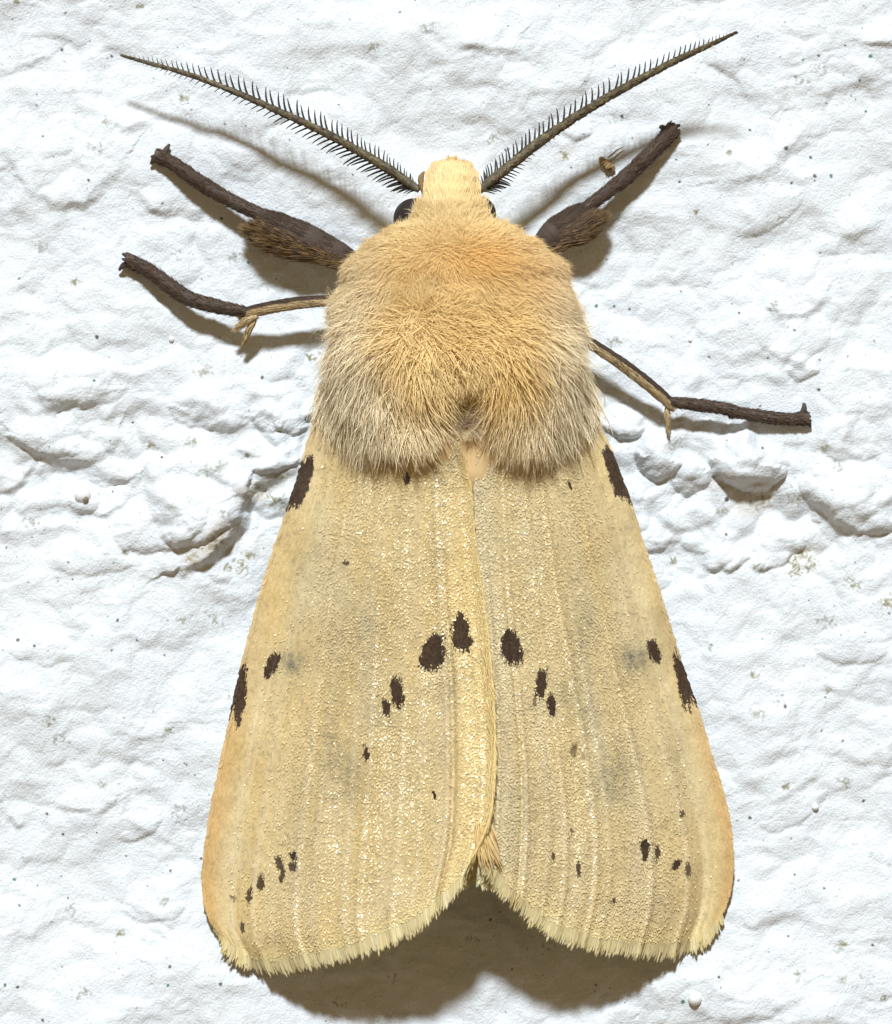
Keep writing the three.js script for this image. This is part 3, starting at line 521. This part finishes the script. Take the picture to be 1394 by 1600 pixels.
  for (let i = 0; i < 1500; i++) {                                                        // short hair on the strip of body between the wings
    const y = 668 + 62 * r(), x = lerp(714, 730, (y - 668) / 62) + lerp(24, 5, (y - 668) / 62) * r(), n = new THREE.Vector3(0, 0, 1), a = Math.acos(clamp((x - table(stations, y)[0]) / table(stations, y)[1], -1, 1)), p = bodyPoint(y, a);
    kinds.head_fur[i & 1].add(W(p[0], p[1], p[2] - 4), new THREE.Vector3(0.2 * (r() - 0.5), -1, 0.04 * r()), n, 17 + 12 * r(), mix3(rgb(236, 204, 148), rgb(224, 186, 128), r()));
  }
  for (const w of [wingL, wingR]) for (let i = 0; i < 13000; i++) {                         // fur on the wing bases
    const t = 0.05 + 0.94 * r(), s = lerp(0.1, 0.045, smooth(0.6, 0.95, t)) * Math.pow(r(), 1.3), F = wingFrame(w, s, t), p = wingPoint(w, s, t);
    grow(p[0], p[1], p[2] + 1, new THREE.Vector3(F.n.x, -F.n.y, F.n.z), new THREE.Vector3(F.ds.x, -F.ds.y, 0));
  }
  const shapes = { head_fur: [hairShape(28, 0.1), hairShape(30, 0.25, 0.08)], collar_fur: [hairShape(68, 0.25, 0.16), hairShape(74, 0.45, -0.22)], thorax_fur: [hairShape(92, 0.35, 0.26), hairShape(98, 0.5, -0.3)], long_fur: [hairShape(122, 0.03, 0.09), hairShape(112, 0.1, -0.12), hairShape(132, 0.14, 0.18)] };
  for (const k in kinds) kinds[k].forEach((c, i) => part(c.build(numbered(k), shapes[k][i], furMat, moth), c.name || moth.children[moth.children.length - 1].name, 'stuff'));
}

// eyes, palp ------------------------------------------------------
{
  const eyeMat = new THREE.MeshPhysicalMaterial({ color: new THREE.Color(0.022, 0.016, 0.014), roughness: 0.5, specularIntensity: 0.6 });
  for (const [x, y, z, rad] of [[647, 342, 128, 32], [748, 334, 128, 27]]) { const m = new THREE.Mesh(new THREE.SphereGeometry(rad * S, 40, 28), eyeMat); part(m, numbered('eye')); m.position.add(W(x, y, z)); }
  const palpMat = new THREE.MeshStandardMaterial({ color: new THREE.Color(...rgb(128, 104, 68)), roughness: 0.8 });
  part(new THREE.Mesh(tube([[665, 302, 128, 5], [659, 289, 126, 5], [658, 277, 124, 4.5], [663, 268, 122, 2]], 10, 16, 0.3, 3), palpMat), 'palp');
}

// antennae --------------------------------------------------------
function makeAntenna(pts, up, down, count, seed, label) {
  const shaftMat = new THREE.MeshStandardMaterial({ color: new THREE.Color(0.055, 0.045, 0.028), roughness: 0.7 }), barbMat = new THREE.MeshStandardMaterial({ color: new THREE.Color(0.022, 0.020, 0.018), roughness: 0.55 });
  const r = rng(seed), shaft = part(new THREE.Mesh(tube(pts.map(q => [q[0], q[1], q[2], q[3] * 0.95]), 10, 200, 0.22, seed, u => 1 + 0.12 * Math.sin(u * count * Math.PI * 2)), shaftMat), numbered('antenna'));
  shaft.userData.label = label;
  const c = new THREE.CatmullRomCurve3(pts.map(p => W(p[0], p[1], p[2])), false, 'centripetal');
  const barb = bend => hairShape(14, bend, 0, [1, 1, 0.95, 0.85, 0.7, 0.35]);
  const gs = [barb(0.16), barb(0.22), barb(0.28)];
  for (const [sideName, lenTable] of [[1, up], [-1, down]]) for (let i = 0; i < count; i++) {
    const u = (i + 0.5) / count, p = c.getPoint(u), T = c.getTangent(u).normalize(), Z = new THREE.Vector3(0, 0, 1).addScaledVector(T, -T.z).normalize(), N = new THREE.Vector3().crossVectors(Z, T); if (N.y < 0) N.negate();
    const len = table(lenTable, u)[0]; if (len < 2) continue;
    const dir = N.clone().multiplyScalar(sideName).addScaledVector(T, 1.2 + 0.24 * (r() - 0.5)).addScaledVector(Z, -0.12).normalize();
    const back = T.clone().addScaledVector(N, 0.2 * sideName);
    const X = new THREE.Vector3().crossVectors(dir, back).normalize(), ZZ = new THREE.Vector3().crossVectors(X, dir), m = new THREE.Mesh(gs[Math.floor(r() * 3)], barbMat);
    const l = len * 1.32 * (0.94 + 0.12 * r()) * S, thick = 21 / Math.max(14, len);
    m.matrix.makeBasis(X.multiplyScalar(l * thick), dir.clone().multiplyScalar(l), ZZ.multiplyScalar(l)).setPosition(p); m.matrix.decompose(m.position, m.quaternion, m.scale);
    put(m, `barb_${String(i * 2 + (sideName > 0 ? 1 : 2)).padStart(3, '0')}`, shaft);
  }
  const sc = new Copies();                                                                 // pale scales along the upper side of the shaft
  for (let i = 0; i < 900; i++) {
    const u = r(), p = c.getPoint(u), T = c.getTangent(u), k = Math.min(pts.length - 2, Math.floor(u * (pts.length - 1))), rad = lerp(pts[k][3], pts[k + 1][3], u * (pts.length - 1) - k), a = (r() - 0.5) * 2.6;
    const Z = new THREE.Vector3(0, 0, 1).addScaledVector(T, -T.z).normalize(), N = new THREE.Vector3().crossVectors(Z, T), n = Z.multiplyScalar(Math.cos(a)).addScaledVector(N, Math.sin(a));
    sc.add(p.addScaledVector(n, rad * S), T.clone().addScaledVector(n, 0.15), n, 6 + 3 * r(), mix3(rgb(70, 58, 40), rgb(132, 122, 82), r() * r()));
  }
  sc.build('shaft_scales', scaleShape(0.5, 0.1, false), fringeMat, shaft);
}
makeAntenna([[655, 297, 112, 5], [640, 287, 108, 7], [605, 263, 104, 7.2], [560, 236, 100, 6.6], [505, 206, 97, 6], [440, 176, 94, 5.4], [370, 145, 90, 4.6], [300, 118, 85, 3.6], [245, 102, 80, 2.8], [195, 88, 74, 1.2]],
  [[0, 6], [0.1, 14], [0.25, 20], [0.5, 24], [0.7, 22], [0.85, 12], [0.95, 7], [1, 3]], [[0, 12], [0.1, 24], [0.3, 26], [0.45, 22], [0.6, 15], [0.8, 10], [1, 3]], 62, 7, 'antenna on the left with long barbs on both edges');
makeAntenna([[750, 299, 110, 5], [762, 287, 106, 7], [790, 265, 102, 8], [830, 232, 99, 8], [880, 196, 101, 7.4], [940, 158, 110, 6.8], [1000, 124, 117, 6], [1060, 93, 126, 5], [1110, 70, 142, 3.4], [1148, 52, 160, 1.2]],
  [[0, 10], [0.1, 20], [0.3, 24], [0.6, 23], [0.8, 15], [0.92, 9], [1, 3]], [[0, 18], [0.12, 24], [0.2, 18], [0.35, 10], [0.6, 7], [1, 2]], 60, 8, 'antenna on the right, raised further from the wall');

// legs ------------------------------------------------------------
const legDark = new THREE.MeshStandardMaterial({ color: new THREE.Color(0.058, 0.040, 0.029), roughness: 0.75 });
const hairMat = new THREE.MeshStandardMaterial({ color: 0xffffff, roughness: 0.65, side: THREE.DoubleSide });
function surfaceHair(copies, pts, count, len, r, tint, out = 0.35, reverse = false) {
  const c = new THREE.CatmullRomCurve3(pts.map(p => W(p[0], p[1], p[2])), false, 'centripetal');
  for (let i = 0; i < count; i++) {
    const u = r(), p = c.getPoint(u), T = c.getTangent(u), k = Math.min(pts.length - 2, Math.floor(u * (pts.length - 1))), rad = lerp(pts[k][3], pts[k + 1][3], u * (pts.length - 1) - k), a = r() * Math.PI * 2;
    const Z = new THREE.Vector3(0, 0, 1).addScaledVector(T, -T.z).normalize(), N = new THREE.Vector3().crossVectors(Z, T); if (N.y < 0) N.negate();
    const n = Z.multiplyScalar(Math.cos(a)).addScaledVector(N, Math.sin(a)), low = -n.y, o = tint(u, low, n.z), kk = 0.7 + 0.6 * r();
    if (!o) continue;
    copies.add(p.addScaledVector(n, rad * 0.92 * S), T.clone().addScaledVector(n, (o.out ?? out) * (0.6 + 0.8 * r())).add(new THREE.Vector3((r() - 0.5) * 0.3, (r() - 0.5) * 0.3, (r() - 0.5) * 0.2)), n, (o.len ?? len) * (0.6 + 0.7 * r()), o.c.map((v, q) => v * kk));
  }
}
const BROWN = rgb(68, 54, 45), UMBER = rgb(100, 80, 60), TAN = rgb(176, 144, 96), STRAW = rgb(200, 182, 142);
function makeLeg(shin, foot, claws, tint, seed, label, spurs = []) {
  shin = shin.map(q => [q[0], q[1], q[2] * 0.74, q[3] * 0.84]); foot = foot.map(q => [q[0], q[1], 4 + q[2] * 0.74, q[3] * 0.97]); claws = claws.map(c => c.map(q => [c[0][0] + (q[0] - c[0][0]) * 1.8, c[0][1] + (q[1] - c[0][1]) * 1.8, 4 + q[2] * 0.74, q[3] * 1.15])); spurs = spurs.map(c => c.map(q => [q[0], q[1], q[2] * 0.74, q[3]]));
  const r = rng(seed), leg = part(new THREE.Mesh(tube(shin, 14, 40, 0.06, seed), legDark), numbered('leg'));
  leg.userData.label = label;
  put(new THREE.Mesh(tube(foot, 12, 70, 0.12, seed + 1, u => 0.74 + 0.34 * Math.pow(Math.abs(Math.sin(Math.pow(u, 0.75) * Math.PI * 5)), 0.45)), legDark), 'tarsus', leg);
  for (const c of claws) put(new THREE.Mesh(tube(c, 8, 12, 0.1, seed), legDark), 'claw', leg);
  for (const s of spurs) { const m = put(new THREE.Mesh(tube(s, 8, 14, 0.25, seed), new THREE.MeshStandardMaterial({ color: new THREE.Color(...STRAW), roughness: 0.8 })), 'spur', leg); const sc = new Copies(); surfaceHair(sc, s, 260, 11, r, () => ({ c: mix3(STRAW, TAN, r()) }), 0.22); sc.build('spur_hair', hairShape(20, 0.15), hairMat, leg); }
  const a = new Copies(), b = new Copies();
  surfaceHair(a, shin, 15000, 13, r, tint, 0.3);
  surfaceHair(b, foot, 4200, 8, r, (u, low) => ({ c: mix3(BROWN, UMBER, 0.6 * r() + (low > 0.3 ? 0.25 : 0)), len: u > 0.95 ? 13 : 8 }), 0.2);
  a.build('leg_fur', hairShape(46, 0.3, 0.16), hairMat, leg); const fuzz = new Copies(); surfaceHair(fuzz, foot, 3200, 9, r, () => ({ c: mix3(BROWN, UMBER, r()) }), 0.5); fuzz.build('tarsus_hair', hairShape(26, 0.2), hairMat, leg);
  b.build('tarsus_scales', scaleShape(0.3, 0.12, false), hairMat, leg);
  return leg;
}
const hairy = r => (u, low) => low > -0.1 ? { c: mix3(mix3(BROWN, UMBER, r()), TAN, r() < 0.1 + 0.6 * smooth(0.1, 0.9, low) ? 0.75 : 0.1), len: lerp(15, 29, smooth(0, 0.7, low)), out: lerp(0.35, 0.7, smooth(0, 0.8, low)) } : { c: mix3(BROWN, UMBER, 0.9 * r()), len: 13, out: 0.42 };
const slim = r => (u, low) => low > -0.2 ? { c: mix3(STRAW, TAN, r()), len: 13, out: 0.2 } : { c: mix3(BROWN, UMBER, 0.9 * r()), len: 11, out: 0.25 };
makeLeg([[556, 408, 62, 14], [520, 391, 52, 22], [480, 376, 48, 31], [440, 361, 46, 31], [412, 347, 46, 19]], [[416, 340, 52, 10], [372, 319, 40, 10], [330, 296, 30, 11], [298, 275, 28, 10.5], [270, 255, 20, 9], [254, 247, 15, 10]],
  [[[256, 247, 16, 5], [258, 240, 18, 4], [261, 235, 14, 2]], [[252, 247, 15, 5], [246, 248, 16, 4], [243, 252, 11, 2]]], hairy(rng(1)), 301, 'thick furry leg below the antenna on the left');
makeLeg([[842, 386, 62, 18], [866, 366, 54, 28], [893, 350, 50, 29], [916, 333, 50, 15]], [[912, 328, 56, 9], [945, 303, 46, 10], [980, 275, 36, 11.5], [1008, 248, 32, 11], [1032, 224, 22, 11], [1046, 209, 17, 12]],
  [[[1046, 210, 18, 5], [1050, 204, 20, 4], [1055, 202, 14, 2]], [[1042, 208, 17, 5], [1038, 203, 18, 4], [1036, 203, 12, 2]]], hairy(rng(2)), 302, 'furry leg below the antenna on the right');
makeLeg([[524, 469, 84, 9], [470, 473, 77, 10.5], [420, 481, 69, 10.5], [384, 489, 62, 9]], [[386, 488, 61, 8.5], [340, 479, 50, 10], [295, 466, 38, 11], [264, 446, 28, 11], [233, 423, 20, 10], [207, 410, 15, 10]],
  [[[208, 409, 16, 5], [203, 404, 18, 4], [199, 402, 13, 2]], [[206, 411, 15, 5], [199, 413, 16, 4], [195, 417, 11, 2]]], slim(rng(3)), 303, 'slim leg with tan underside and pale spurs on the left', [[[402, 492, 66, 6], [386, 500, 62, 7], [372, 512, 56, 3]], [[398, 498, 62, 4], [390, 514, 56, 4], [383, 532, 48, 1.5]]]);
makeLeg([[900, 523, 88, 9], [936, 545, 81, 10], [976, 572, 75, 11], [1016, 603, 68, 11], [1047, 630, 60, 9]], [[1046, 628, 58, 7.5], [1092, 633, 48, 9], [1138, 640, 37, 9], [1144, 643, 35, 8], [1190, 650, 22, 9], [1232, 655, 14, 8], [1252, 654, 12, 10]],
  [[[1251, 652, 13, 5], [1254, 645, 16, 4], [1254, 640, 12, 2.4]], [[1252, 656, 13, 5], [1258, 658, 14, 4], [1260, 662, 9, 2]]], slim(rng(4)), 304, 'slim leg with tan underside stretched out on the right', [[[1042, 636, 58, 3], [1043, 650, 54, 2.4], [1044, 670, 46, 1]]]);

// ---------------------------------------------------------------- plant fragment on the wall
{
  const o = new THREE.Group(); o.name = 'plant_fragment';
  const z0 = wallHeight(947, 256); o.position.copy(W(947, 256, z0)); scene.add(o);
  tag(o, 'tiny tan husk with a thin stalk stuck to the white wall beside the raised leg', 'plant debris');
  const shift = o.position.clone().negate(), husk = new THREE.MeshStandardMaterial({ color: new THREE.Color(0.34, 0.22, 0.1), roughness: 0.85 });
  const add = (g, n) => { const m = put(new THREE.Mesh(g, husk), n, o); m.position.copy(shift); };
  add(mergeGeometries([tube([[938, 246, z0 + 3, 3], [943, 253, z0 + 6, 6], [950, 259, z0 + 7, 7], [958, 264, z0 + 4, 4]], 9, 22, 1.1, 21), tube([[952, 255, z0 + 6, 3], [957, 262, z0 + 6, 4], [954, 268, z0 + 3, 2]], 7, 12, 1.0, 33)]), 'husk');
  add(tube([[950, 246, z0 + 5, 1.2], [958, 240, z0 + 7, 1.5], [965, 234, z0 + 7, 1.3], [974, 230, z0 + 5, 0.7]], 6, 20, 0.5, 5), 'stalk');
}

renderer.render(scene, camera);
